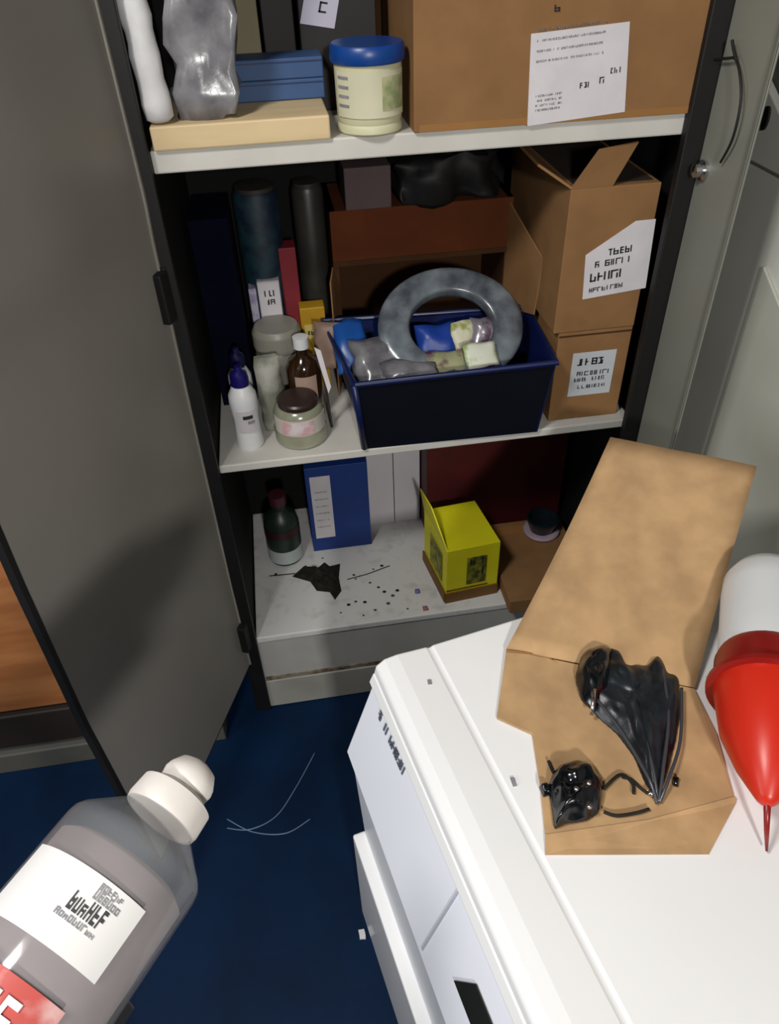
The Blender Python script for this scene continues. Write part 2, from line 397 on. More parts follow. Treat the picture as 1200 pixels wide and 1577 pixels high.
# tall back row
t, M = carton('beige_carton', .155, .20, .20, .28, Z1, 1.78, mat('beige_card', '8d8468', .7, var=.12), 'narrow beige carton standing behind the blue cartons')
t, M = carton('maroon_carton', .125, .151, .22, .29, Z1, 1.80, maroon, 'thin maroon carton behind the plastic bag, left of the beige one')
t, M = carton('dark_carton', .206, .262, .25, .34, Z1, 1.80, mat('blackish_red', '1d0c12', .6), 'black and dark red carton right of the beige carton')
t, M = carton('tagged_box', .268, .40, .20, .30, Z1, 1.655, mat('black_card', '131012', .6), 'black box carrying a white tag behind the tub')
a = AY(462, 36, .2); b = AY(515, 44, .2); c = AY(522, 0, .2); d = AY(470, -14, .2)
l = link('tag', slab([a, b, c, d], (0, -.0012, 0)), mat('lilac_tag', 'c9c6da', .7), t)
link('print', dashes([(.02, .016, .018, .04)], a-Y*.0012, (b-a).normalized(), (d-a).normalized(), -Y, seed=8, gap=.1), ink, l)
bm = grid_box(.30, .415, .21, .29, 1.657, 1.74, 6); crumple(bm, .02, 20, 6)
link('green_pouch', bm, mat('grey_green', '4f6658', .5, var=.2), smooth=True, label='grey-green pouch on top of the tagged black box', cat='pouch')
t, M = carton('brown_carton', .33, .425, .31, .42, Z1, 1.72, card_in, 'brown carton behind the blue-lidded tub')

# ================================================================== MIDDLE SHELF, right: two stacked cartons
t, M = carton('cardboard_box', .735, .895, .035, .40, Z2, Z2+.215, card, 'lower of two stacked cardboard boxes, middle shelf right')
front_label(t, I4, .772, .868, .035, Z2+.06, Z2+.165, [(.075, .016, .012, .082), (.05, .01, .014, .085), (.036, .009, .01, .08), (.018, .008, .02, .08)], mat('bluish_label', 'c3c8cd', .8), seed=11)
link('seam', bx(.736, .894, .0335, .035, Z2+.205, Z2+.208), card_in, t)
z0 = Z2+.216
t, M = carton('cardboard_box', .722, .895, .033, .40, z0, z0+.285, card, 'upper of two stacked cardboard boxes, flaps half open')
f0, f1 = Vector((.722, .033, z0+.285)), Vector((.895, .033, z0+.285))
lp = [AY(897, 461, .033), AY(994, 443, .033), AY(1010, 337, .033), AY(980, 340, .033), AY(902, 393, .033)]
l = link('label', slab(lp, (0, -.0012, 0)), white_paper, t)
u_ = (lp[1]-lp[0]).normalized(); uu = (lp[4]-lp[0]).normalized()
link('print', dashes([(.012, .009, .012, .08), (.034, .017, .012, .075), (.062, .012, .02, .09), (.082, .013, .045, .09)], lp[0]-Y*.0012, u_, uu, -Y, seed=12, gap=.2), ink, l)
# flaps of the upper carton
fl = slab([Vector((.722, .033, z0+.285)), Vector((.722, .38, z0+.285)), Vector((.66, .36, z0+.335)), Vector((.66, .05, z0+.325))], (.002, 0, .004))
link('flap', fl, card, t)
link('flap', slab([f0, Vector((.80, .033, z0+.285)), Vector((.83, .02, z0+.36)), Vector((.76, .02, z0+.352))], (0, .004, .001)), card, t)
link('opening_shade', bx(.735, .885, .05, .39, z0+.2855, z0+.2865), mat('shadow_card', '2a1c12', .9), t)  # dark sheet on the closed top, painting the shade of an open box

# open carton behind the bin
t = thing('open_carton', (.5, .38, Z2), 'open reddish-brown carton lying behind the blue bin', 'box')
cx0, cx1, cy0, cy1, cz1 = .30, .70, .30, .50, Z2+.41
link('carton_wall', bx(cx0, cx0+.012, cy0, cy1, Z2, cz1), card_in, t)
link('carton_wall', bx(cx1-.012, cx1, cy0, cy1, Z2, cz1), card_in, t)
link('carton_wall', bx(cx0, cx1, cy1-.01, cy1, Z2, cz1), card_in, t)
link('carton_wall', bx(cx0, cx1, cy0, cy1, cz1-.01, cz1), card_red, t)
link('top_flap', bx(cx0, cx1, cy0-.004, cy0, cz1-.115, cz1), card_red, t, bevel=.001)
link('flap_edge', bx(cx0, cx1, cy0-.006, cy0-.004, cz1-.118, cz1-.107), card_in, t)
link('side_flap', slab([Vector((cx1-.01, cy0, Z2+.16)), Vector((cx1-.01, cy0, cz1-.01)), Vector((.722, .14, cz1-.08)), Vector((.717, .15, Z2+.205))], (.003, 0, 0)), card, t)
link('side_flap', slab([Vector((cx0, cy0, Z2)), Vector((cx0, cy0, cz1-.12)), Vector((cx0-.012, .24, cz1-.13)), Vector((cx0-.012, .24, Z2))], (-.003, 0, 0)), card, t)
t, M = carton('pinkish_carton', .335, .432, .29, .40, cz1+.001, cz1+.085, mat('pinkish_card', '584849', .7, var=.1), 'small pinkish white carton on top of the open carton')
bm = grid_box(.45, .66, .30, .44, cz1+.001, cz1+.09, 8); crumple(bm, .03, 18, 9)
link('dark_bag', bm, mat('black_bag', '0d0d10', .6, var=.3, scale=14), smooth=True, label='crumpled black bag on top of the open carton', cat='bag')

# ================================================================== MIDDLE SHELF: blue bin with contents
t = thing('storage_bin', (.51, .12, Z2), 'dark navy open plastic bin at the front of the middle shelf', 'bin')
b0 = [Vector((.318, .01, Z2)), Vector((.700, .0, Z2)), Vector((.690, .225, Z2)), Vector((.318, .235, Z2))]
r0 = [Vector((.302, -.02, Z2+.178)), Vector((.712, -.03, Z2+.186)), Vector((.722, .21, Z2+.195)), Vector((.262, .26, Z2+.185))]
def binwall(p, q, r, s, th):  # p,q base; r,s rim
    n = (q-p).cross(s-p).normalized(); return slab([p, q, r, s], n*th)
names = ['front_wall', 'side_wall', 'back_wall', 'side_wall']
for i in range(4):
    j = (i+1) % 4
    link(names[i], binwall(b0[i], b0[j], r0[j], r0[i], -.004), navy_shaded if i == 0 else navy, t, bevel=.001)
link('bin_floor', slab(b0, (0, 0, .004)), navy, t)
rim = r0+[r0[0]]
link('rim', tube([r0[0], r0[1], r0[2], r0[3], r0[0]], .0065, 8), navy, t)
link('edge_rib', tube([b0[0]+Vector((-.002, -.003, .005)), r0[0]+Vector((-.002, -.003, 0))], .007, 8), navy, t, smooth=True)
# coil of clear grey hose
def ring(c, R_, r_w, r_h, tilt, m, name, label, cat, rz=0, n=56):
    bm = bmesh.new(); M = T(*c) @ Matrix.Rotation(rz, 4, 'Z') @ Matrix.Rotation(tilt, 4, 'X'); prof = []
    for k in range(20):
        a = 2*PI*k/20; prof.append((R_+r_w*math.copysign(abs(math.cos(a))**.6, math.cos(a))+.0015*math.sin(5*a), r_h*math.copysign(abs(math.sin(a))**.6, math.sin(a))))
    rings = [[bm.verts.new(M @ Vector((r*math.cos(2*PI*i/n)*1.0, r*math.sin(2*PI*i/n)*.85, z))) for r, z in prof] for i in range(n)]
    for i in range(n):
        A, B = rings[i], rings[(i+1) % n]
        for k in range(20): bm.faces.new((A[k], A[(k+1) % 20], B[(k+1) % 20], B[k]))
    return link(name, bm, m, None, smooth=True, label=label, cat=cat)
ring((.528, .13, Z2+.205), .122, .034, .017, math.radians(40), mat('hose_clear', '7b858c', .22, scale=16, col2='454a52', thr=(.35, .65), spec=.9, bump=.3), 'tape_coil', 'large ring-shaped coil of clear grey film standing in the navy bin', 'coil')
def pouch(name, c, sx, sy_, sz, m, label, cat='packet', rx=0, rz=0, amp=.008, seed=1):
    M = T(*c) @ Matrix.Rotation(rz, 4, 'Z') @ Matrix.Rotation(rx, 4, 'X')
    bm = grid_box(-sx/2, sx/2, -sy_/2, sy_/2, -sz/2, sz/2, 7)
    for v in bm.verts:
        k = (1-(2*v.co.x/sx)**4)*(1-(2*v.co.z/sz)**4); v.co.y *= .25+.75*k; v.co = M @ v.co
    crumple(bm, amp, 28, seed)
    return link(name, bm, m, None, smooth=True, label=label, cat=cat)
pouch('blue_packet', (.50, .13, Z2+.17), .085, .03, .08, blue_bright, 'bright blue packet inside the ring-shaped coil', rx=-.7, seed=3)
pouch('white_packet', (.56, .12, Z2+.165), .05, .02, .10, mat('cream_pack', 'd3d0b8', .5, scale=30, col2='8f9a4a', thr=(.38, .5)), 'white and olive packet right of the blue packet', rx=-.5, rz=.3, seed=5)
pouch('silver_packet', (.612, .12, Z2+.175), .085, .03, .09, mat('silver_pack', '8c8790', .25, metal=.3, scale=26, col2='5a3f52', thr=(.38, .5), bump=.5), 'silvery purple packet at the right inside the coil', rx=-.6, rz=-.2, seed=8)
pouch('green_packet', (.575, .045, Z2+.178), .07, .012, .055, mat('pale_green_pack', 'd8dccb', .4, scale=20, col2='9db070', thr=(.36, .46)), 'small white packet with green edge at the bin front', rx=-.9, rz=.15, amp=.004, seed=9)
pouch('olive_packet', (.50, .062, Z2+.160), .10, .02, .06, mat('olive_pack', '9fa07c', .4, scale=24, col2='5a3048', thr=(.36, .5)), 'olive and pink packet below the blue packet', rx=-1.0, seed=11)
pouch('clear_packet', (.362, .08, Z2+.155), .10, .05, .14, cling, 'crumpled clear plastic packet in the left end of the bin', rx=-.9, rz=.1, seed=13, amp=.016)
pouch('clear_packet', (.425, .03, Z2+.158), .12, .03, .06, cling, 'crumpled clear plastic packet along the bin front edge', rx=-1.1, rz=.0, seed=15, amp=.014)
pouch('blue_bag', (.315, .17, Z2+.165), .07, .03, .12, mat('sky_blue_pack', '1d56a8', .35, var=.2), 'blue plastic bag in the rear left corner of the bin', rx=-.9, seed=17)

# ================================================================== MIDDLE SHELF, left: bottles and jars
def white_bottle(x, y, k, label, group, body=white_body, capm=purple_cap, h=.152, r=.029):
    t = thing('plastic_bottle', (x, y, Z2), label, 'bottle', group); M = T(x, y, Z2)
    link('bottle_body', lathe([(0, 0), (r*.9, 0), (r, .006), (r*.93, h*.25), (r*.9, h*.45), (r, h*.7), (r*.97, h*.84), (r*.62, h*.97), (r*.5, h), (0, h)], M, 32), body, t, smooth=True, auto=True)
    link('cap', lathe([(0, h-.002), (r*.64, h-.002), (r*.64, h+.014), (r*.56, h+.024), (r*.3, h+.03), (r*.25, h+.04), (0, h+.042)], M, 24), capm, t, smooth=True, auto=True)
    return t
t = white_bottle(.073, .08, 0, 'front white plastic bottle with indigo cap on middle shelf', None, r=.030)
wl = wrap_label('label', (.073, .08, Z2), .0306, .05, .10, math.radians(235), math.radians(325), mat('bottle_label', 'cfc9cf', .7), t)
wrap_label('print', (.073, .08, Z2), .0316, .082, .090, math.radians(262), math.radians(300), ink, wl, n=6)
wrap_label('print', (.073, .08, Z2), .0316, .070, .077, math.radians(278), math.radians(305), grey_ink, wl, n=6)
white_bottle(.068, .165, 1, 'white bottle with dark navy cap standing behind the front white bottle', None, r=.026, h=.15, capm=mat('dark_navy_cap', '12103f', .4))
# clear small stopper bottle behind
jx, jy = .186, .085
t = thing('squat_jar', (jx, jy, Z2), 'squat pale glass jar with pink printed label, shelf front', 'jar')
link('jar_body', lathe([(0, 0), (.052, 0), (.057, .006), (.057, .03), (.054, .036), (.054, .072), (.048, .084), (.043, .088), (0, .088)], T(jx, jy, Z2)), glass_gr, t, smooth=True, auto=True)
wl = wrap_label('label', (jx, jy, Z2), .0545, .036, .074, math.radians(195), math.radians(350), mat('jar_label', 'cfcabd', .7), t)
wrap_label('print', (jx, jy, Z2), .0556, .04, .070, math.radians(225), math.radians(300), pink_lab, wl)
link('lid', lathe([(0, .086), (.043, .086), (.044, .098), (.04, .102), (0, .102)], T(jx, jy, Z2)), mat('dark_brown_lid', '33241f', .35), t, smooth=True, auto=True)
ax_, ay_ = .208, .165
t = thing('amber_bottle', (ax_, ay_, Z2), 'dark amber bottle with beige label behind the squat jar', 'bottle')
link('bottle_body', lathe([(0, 0), (.034, 0), (.037, .006), (.037, .125), (.03, .145), (.014, .16), (.014, .178), (0, .178)], T(ax_, ay_, Z2)), amber, t, smooth=True, auto=True)
wrap_label('label', (ax_, ay_, Z2), .0375, .06, .122, math.radians(235), math.radians(310), beige_lab, t)
link('cap', lathe([(0, .176), (.017, .176), (.017, .2), (0, .202)], T(ax_, ay_, Z2)), white_body, t, smooth=True, auto=True)
gx, gy = .158, .255
t = thing('pale_jar', (gx, gy, Z2), 'tall pale grey screw jar at the back, below the white carton', 'jar')
link('jar_body', lathe([(0, 0), (.05, 0), (.052, .006), (.052, .13), (.046, .142), (0, .142)], T(gx, gy, Z2)), mat('pale_grey_jar', '8c8a7f', .35, var=.15), t, smooth=True, auto=True)
prof = [(0, .14), (.053, .14)]+[(.054+.0012*(i % 2), .144+.006*i) for i in range(7)]+[(.048, .19), (0, .19)]
link('lid', lathe(prof, T(gx, gy, Z2)), mat('ridged_lid', '9b9a8e', .4, var=.1), t, smooth=True, auto=True)
t = thing('white_strip', (.255, .10, Z2), 'white folded paper strip leaning against the navy bin', 'paper')
p0 = [AY(484, 535, .12), AY(494, 540, .12), AY(510, 596, .10), AY(506, 606, .10)]
link('paper', slab(p0, (.0, .002, .0)), white_paper, t)
bm = tube(smoothpath([Vector((.255, .11, Z2)), AY(497, 570, .11)+Y*.004, AY(488, 545, .122)+Y*.003]), .003, 8)
link('stick', bm, grey_can, t, smooth=True)
pouch('brown_packet', (.262, .20, Z2+.155), .055, .02, .10, mat('tan_pack', '8b7263', .5, var=.2), 'tan paper packet leaning between jars and bin', rx=-.3, rz=-.3, seed=21)
pouch('white_rag', (.130, .14, Z2+.085), .05, .045, .17, mat('white_rag_m', 'a6a69c', .6, scale=16, col2='7c7c70', thr=(.4, .55)), 'crumpled white and grey wrap between front bottle and jar', 'wrap', rx=-.15, seed=22, amp=.01)
# back row
def can(name, x, y, r, h, m, label, cat='can', z=Z2):
    t = thing(name, (x, y, z), label, cat)
    link('can_body', lathe([(0, 0), (r*.94, 0), (r, .005), (r, h-.012), (r*.9, h-.003), (0, h-.003)], T(x, y, z), 32), m, t, smooth=True, auto=True)
    link('can_top', lathe([(0, h-.004), (r*.86, h-.004), (r*.86, h+.006), (0, h+.008)], T(x, y, z), 32), grey_can, t, smooth=True, auto=True)
    return t
t, M = carton('navy_carton', .012, .092, .25, .42, Z2, Z2+.43, mat('navy_card', '050820', .9, spec=.1, var=.2), 'tall navy blue carton at the back left of middle shelf')
can('teal_can', .150, .365, .048, .45, teal, 'tall teal spray can at the back of middle shelf')
t, M = carton('white_carton', .128, .178, .305, .345, Z2, Z2+.27, mat('white_card_mid', 'b7b2bb', .7, var=.06), 'upright white carton with dark print below the teal can')
front_label(t, I4, .130, .176, .305, Z2+.19, Z2+.267, [(.045, .014, .012, .034), (.026, .012, .016, .034)], white_paper, seed=31)
t, M = carton('violet_carton', .108, .125, .305, .34, Z2, Z2+.255, mat('violet_card', '6c5c94', .6, scale=40, col2='bdb6cc', thr=(.4, .6)), 'thin violet and white carton left of the upright white carton')
t, M = carton('red_carton', .184, .222, .33, .38, Z2, Z2+.33, red_paper, 'upright dark red carton right of the white carton')
can('grey_canister', .262, .40, .035, .44, grey_can, 'tall grey canister at the back, right of the red carton', 'canister')
t, M = carton('ochre_carton', .215, .272, .29, .33, Z2, Z2+.205, yellow2, 'ochre yellow carton behind the jars')
front_label(t, I4, .222, .264, .29, Z2+.13, Z2+.165, [(.01, .01, .004, .036)], mat('pale_yellow', 'd3c070', .7), seed=33)

# ================================================================== BOTTOM SHELF
t, M = carton('brown_box', .668, .90, -.035, .27, Z3, Z3+.045, card, 'flat brown cardboard box at the right of the bottom shelf')
link('tape', bx(.67, .898, .215, .25, Z3+.0452, Z3+.0462), tape, t)
t, M = carton('dark_red_carton', .512, .91, .30, .50, Z3, Z3+.33, dk_red, 'large dark red carton at the back of the bottom shelf')
bc = Vector((.83, .215, Z3+.0465))
t = thing('black_dish', bc, 'round black dish with white rim resting on the brown box', 'dish')
link('dish_body', lathe([(0, 0), (.03, 0), (.04, .03), (.046, .05), (.04, .052), (.034, .03), (0, .02)], T(*bc)), mat('black_dish_m', '16222a', .3, var=.2), t, smooth=True, auto=True)
link('rim', lathe([(.041, .0), (.05, .0), (.052, .008), (.042, .01)], T(*bc)), mat('lilac_rim', 'b3a0ad', .5), t, smooth=True)
# the pair of white cartons
t, M = carton('white_carton', .355, .43, .385, .50, Z3, Z3+.30, mat('white_card_low', 'dcd8de', .7, var=.03), 'left white carton of the pair at the back of the bottom shelf')
t, M = carton('white_carton', .432, .508, .385, .50, Z3, Z3+.30, MATS['white_card_low'], 'right white carton of the pair, beside the dark red carton')
# blue carton with white panel
t, M = carton('blue_carton', .178, .348, .30, .40, Z3, Z3+.30, mat('royal_blue_card', '173a86', .6, var=.08), 'royal blue carton with white panel on the bottom shelf')
l = front_label(t, I4, .19, .245, .30, Z3+.05, Z3+.27, None)
link('print', dashes([(.04+.025*i, .004, .008, .045) for i in range(6)], Vector((.19, .2988, Z3+.05)), X, Z, -Y, seed=40), grey_ink, l)
bt = Vector((.098, .30, Z3))
t = thing('dark_bottle', bt, 'dark green bottle with white base band, left end of bottom shelf', 'bottle')
link('bottle_body', lathe([(0, 0), (.046, 0), (.049, .006), (.049, .13), (.042, .16), (.02, .18), (.018, .2), (0, .2)], T(*bt)), dk_green, t, smooth=True, auto=True)
wrap_label('label', bt, .0495, .01, .055, math.radians(190), math.radians(350), mat('aqua_white', 'b9c2c2', .7), t)
wrap_label('band', bt, .0495, .10, .13, math.radians(190), math.radians(350), maroon, t)
link('cap', lathe([(0, .198), (.024, .198), (.024, .228), (0, .23)], T(*bt)), mat('maroon_cap', '4a2028', .4), t, smooth=True, auto=True)
# yellow carton with raised lid
yc = Vector((.60, .10, Z3)); t = thing('yellow_carton', yc, 'yellow open carton with raised side flap on the bottom shelf', 'box')
A_, B_ = Vector((.512, .035, Z3)), Vector((.655, .048, Z3)); Cn, Dn = Vector((.63, .222, Z3)), Vector((.487, .209, Z3))
hh = .185
link('carton_body', slab([A_, B_, Cn, Dn], (0, 0, hh)), yellow, t, bevel=.001)
fn = (B_-A_).cross(Z).normalized(); ff = (B_-A_).normalized(); Lf = (B_-A_).length
sn = (A_-Dn).cross(Z).normalized()
link('tray', slab([A_+fn*.001+sn*.001, B_+fn*.001, B_+fn*.005, A_+fn*.005+sn*.004], (0, 0, .035)), brown_band, t)
link('tray', slab([A_+sn*.001, Dn+sn*.001, Dn+sn*.005, A_+sn*.005], (0, 0, .035)), brown_band, t)
o_ = A_+fn*.0012+Z*.045
def fr(s, z): return o_+ff*s+Z*z
l = link('picture', slab([fr(.055, .01), fr(.108, .01), fr(.108, .105), fr(.055, .105)], fn*.001), mat('dark_olive_print', '3c3f14', .6, scale=50, col2='8f8f20', thr=(.35, .6)), t)
link('print', dashes([(.07, .02, .008, .045), (.03, .025, .01, .045)], fr(.055, .01)+fn*.001, ff, Z, fn, seed=50, gap=.15), ink, l)
link('frame_line', slab([fr(-.0, -.004), fr(.115, -.004), fr(.115, .0), fr(-.0, .0)], fn*.0008), brown_band, t)
link('flap', slab([A_+Z*hh, Dn+Z*hh, Dn+Z*(hh+.075)+Vector((-.012, 0, 0)), A_+(Dn-A_)*.55+Z*(hh+.075)+Vector((-.01, 0, 0))], (.003, 0, 0)), yellow, t)
so = A_+sn*.0012
sd = (Dn-A_).normalized()
link('picture', slab([so+sd*.03+Z*.05, so+sd*.12+Z*.05, so+sd*.12+Z*.15, so+sd*.03+Z*.15], sn*.001), mat('side_print', 'a09c2a', .6, scale=40, col2='5c5a10', thr=(.4, .6)), t)
# burnt clump and crumbs
def blob_poly(name, pix, zb, hgt, m, label, cat, seed=1, rings=7, amp=.004, parent=None, ridge=None, smooth=True):
    ps = [AZ(u, v, zb) for u, v in pix]; c = sum(ps, Vector())/len(ps)
    out = []
    for i in range(len(ps)):
        a, b = ps[i], ps[(i+1) % len(ps)]
        for k in range(4): out.append(a.lerp(b, k/4))
    bm = bmesh.new(); R_ = []
    base = [bm.verts.new(p) for p in out]; bm.faces.new(base[::-1])
    R_.append(base); n = len(out)
    for j in range(1, rings+1):
        s = j/(rings+1); row = []
        for i, p in enumerate(out):
            q = p.lerp(c, s*.92); h = hgt*math.sin(min(1, s*1.5)*PI/2)
            if ridge: h += ridge(q, s)
            q = Vector((q.x, q.y, zb+h)); q.z += amp*noise.noise(q*60+Vector((seed, 0, 0)))*1.5
            q.z = max(q.z, zb+.0008); row.append(bm.verts.new(q))
        R_.append(row)
    for A, B in zip(R_, R_[1:]):
        for i in range(n): bm.faces.new((A[i], A[(i+1) % n], B[(i+1) % n], B[i]))
    top = bm.verts.new(Vector((c.x, c.y, sum(v.co.z for v in R_[-1])/n)))
    for i in range(n): bm.faces.new((R_[-1][i], R_[-1][(i+1) % n], top))
    o = link(name, bm, m, parent, smooth=smooth, label=label, cat=cat)
    if smooth: o.modifiers.new('sub', 'SUBSURF').levels = 1; o.modifiers['sub'].render_levels = 1
    return o
blob_poly('charred_clump', [(450, 888), (468, 872), (490, 874), (500, 866), (508, 872), (524, 868), (522, 890), (526, 910), (516, 924), (508, 912), (488, 910), (478, 896)], Z3+.0005, .012, soot, 'dark brown charred clump lying on the dirty bottom shelf', 'debris', seed=3, amp=.008, smooth=False)
rn = random.Random(5)
spots = [(537, 932), (548, 927), (562, 928), (578, 940), (592, 912), (605, 918), (612, 910), (598, 930), (548, 892), (545, 886), (575, 877), (588, 872), (628, 938), (525, 944), (560, 948), (570, 898), (583, 905), (497, 860), (425, 885)]
where = ['below the charred clump']
first = None
for i, (u, v) in enumerate(spots):
    p = AZ(u, v, Z3+.0003); r = rn.choice((.0025, .0035, .0045))
    bm = bmesh.new(); bmesh.ops.create_icosphere(bm, subdivisions=1, radius=1)
    for q in bm.verts: q.co = Vector((p.x+q.co.x*r*1.3, p.y+q.co.y*r, p.z+r*.5+q.co.z*r*.5))
    link('crumb', bm, crumb if i % 2 else soot, None, label='tiny dark crumb scattered on the dirty bottom shelf', cat='debris', group='crumbs on the bottom shelf')
for (u, v, m_, nm, lb) in ((643, 912, mat('violet_bead', '7a78c8', .5), 'violet_scrap', 'tiny violet scrap on the bottom shelf left of the yellow carton'), (655, 938, mat('pink_bead', 'b06a78', .5), 'pink_scrap', 'tiny pink scrap near the front corner of the yellow carton')):
    p = AZ(u, v, Z3); link(nm, crumple(grid_box(p.x-.006, p.x+.006, p.y-.006, p.y+.006, Z3+.0003, Z3+.007, 2), .002, 80, 2), m_, None, smooth=True, label=lb, cat='scrap')
for nm, P_, lb in (('twig', [(415, 888), (435, 886), (455, 884)], 'thin dark twig left of the charred clump'), ('twig', [(535, 893), (565, 885), (600, 872)], 'long thin twig right of the charred clump')):
    link(nm, tube([AZ(u, v, Z3)+Z*.0018 for u, v in P_], .0012, 6), soot, None, label=lb, cat='twig')

# ================================================================== threads on the floor
for P_, lb in (([(350, 1276), (385, 1278), (425, 1258), (455, 1215), (485, 1160)], 'thin clear thread curving up across the blue floor'), ([(350, 1262), (390, 1282), (440, 1284), (478, 1262)], 'shorter thin clear thread lying low on the blue floor')):
    link('thread', tube(smoothpath([AZ(u, v, 0)+Z*.0022 for u, v in P_]), .0016, 6), string_m, None, smooth=True, label=lb, cat='thread')
p = AZ(558, 1440, 0); link('paper_scrap', crumple(grid_box(p.x-.006, p.x+.006, p.y-.01, p.y+.01, .001, .006, 2), .002, 80, 5), white_paper, None, label='tiny white scrap on the floor beside the white machine', cat='scrap')

# ================================================================== WHITE MACHINE
H = .9
a0 = AZ(640, 1000, H); th = math.radians(11)
U_ = Vector((math.cos(th), math.sin(th), 0)); V_ = Vector((math.sin(th), -math.cos(th), 0))
def MP(u, v, z): return Vector((a0.x, a0.y, 0))+U_*u+V_*v+Z*z
wm = thing('washing_machine', MP(.2, .3, 0), 'white washing machine with sloping control panel in the foreground', 'appliance')
LV = .66
def extr(prof, v0, v1):
    return slab([MP(u, v0, z) for u, z in prof], V_*(v1-v0))
link('body', extr([(-.098, .004), (.50, .004), (.50, H-.028), (-.0, H-.028), (-.116, .69), (-.107, .42)], .004, LV), mat('machine_body', 'eceef4', .35, var=.02), wm, bevel=.004)
# worktop with a raised rounded front ridge
top = link('worktop', extr([(-.004, H-.026), (.505, H-.026), (.505, H-.006), (.50, H), (.028, H), (.022, H-.003), (.016, H), (-.03, H+.004), (-.05, H+.002), (-.064, H-.008), (-.068, H-.024)], 0, LV+.01), white_plastic, wm, bevel=.004, seg=3)
cpn = link('control_panel', extr([(-.062, H-.024), (-.004, H-.026), (-.09, .686), (-.120, .690), (-.122, .70)], .001, LV), panel_blue, wm, bevel=.003)
link('panel_lip', extr([(-.062, H-.020), (-.069, H-.026), (-.076, H-.042), (-.066, H-.040)], .0, LV), white_plastic, cpn, bevel=.002)
# logo and marks on the sloping panel
pa, pb = MP(-.0635, 0, H-.028), MP(-.122, 0, .70)
pdn = (pb-pa).normalized(); pln = (V_.cross(pdn)); pln = pln if pln.x < 0 else -pln
def PP(v, s): return pa+V_*v+pdn*s+pln*.0012
bm = dashes([(.0, .015, .0, .10)], PP(.045, .043), V_, -pdn, pln, seed=61, gap=.25, th=.0008)
link('brand_mark', bm, mat('grey_blue_ink', '5c626e', .5), cpn)
link('drawer_gap', slab([PP(.322, .004), PP(.325, .004), PP(.325, .17), PP(.322, .17)], pln*.0006), mat('gap_grey', 'b9bcc8', .5), cpn)
link('display', slab([PP(.41, .068), PP(.50, .068), PP(.50, .116), PP(.385, .116)], pln*.002), mat('display_black', '23241f', .25), cpn, bevel=.001)
# white door frame strip standing proud lower on the front
link('front_door', slab([MP(-.130, .0, .08), MP(-.130, LV, .08), MP(-.130, LV, .42), MP(-.130, .0, .42)], U_*.027), white_plastic, wm, bevel=.004)
link('top_speck', crumple(bx(*[c for p_ in [AZ(662, 1052, H)] for c in (p_.x-.003, p_.x+.003, p_.y-.004, p_.y+.004)], H+.0003, H+.003), .001, 50), grey_ink, wm)
p_ = AZ(790, 1205, H); link('scrap', crumple(bx(p_.x-.002, p_.x+.003, p_.y-.006, p_.y+.006, H+.0005, H+.003), .001, 60), grey_ink, None, label='tiny grey scrap on the machine top left of the sheet', cat='scrap')

# ================================================================== KRAFT SHEET
def lift(p_, z):  # shape the sheet: the same outline point at height z
    return p_
kz = H+.004
tl, tr = AZ(940, 675, 1.04), AZ(1165, 720, 1.04)
cl, cr = AZ(780, 1000, kz+.004), AZ(1070, 1060, kz+.004)
bm = bmesh.new(); N = 14; grid = []
for j in range(N+1):
    s = j/N; row = []
    for i in range(N+1):
        q = i/N; A = cl.lerp(tl, s); B = cr.lerp(tr, s); P_ = A.lerp(B, q)
        P_ = P_+Z*(-.018*math.sin(s*PI)+.002*noise.noise(P_*15)); row.append(bm.verts.new(P_))
    grid.append(row)
for j in range(N):
    for i in range(N): bm.faces.new((grid[j][i], grid[j][i+1], grid[j+1][i+1], grid[j+1][i]))
ks = thing('kraft_sheet', (cl+cr)/2-Z*.004, 'creased brown kraft cardboard sheet lying on the white machine', 'cardboard')
up = link('rear_panel', bm, card_lit, ks, smooth=True)
sm = up.modifiers.new('s', 'SOLIDIFY'); sm.thickness = .004
low = [(780, 1000), (765, 1105), (820, 1130), (833, 1215), (840, 1285), (1000, 1262), (1132, 1228), (1105, 1130), (1070, 1060)]
link('front_panel', slab([AZ(u, v, kz+.002 if k not in (0, 8) else kz+.006) for k, (u, v) in enumerate(low)], (0, 0, -.004)), card_lit, ks, bevel=.001)
lf = [AZ(840, 1285, kz+.003), AZ(1000, 1262, kz+.003), AZ(1134, 1226, kz+.003), AZ(1134, 1236, H+.002), AZ(1092, 1315, H+.002), AZ(840, 1316, H+.002)]
link('front_flap', slab(lf, (0, 0, -.0015)), card_lit, ks)
link('crease', tube(smoothpath([AZ(780, 1002, kz+.0075), AZ(840, 1012, kz+.0045), AZ(880, 1040, kz+.003), AZ(905, 1062, kz+.003)]), .0022, 8), card, ks, smooth=True)

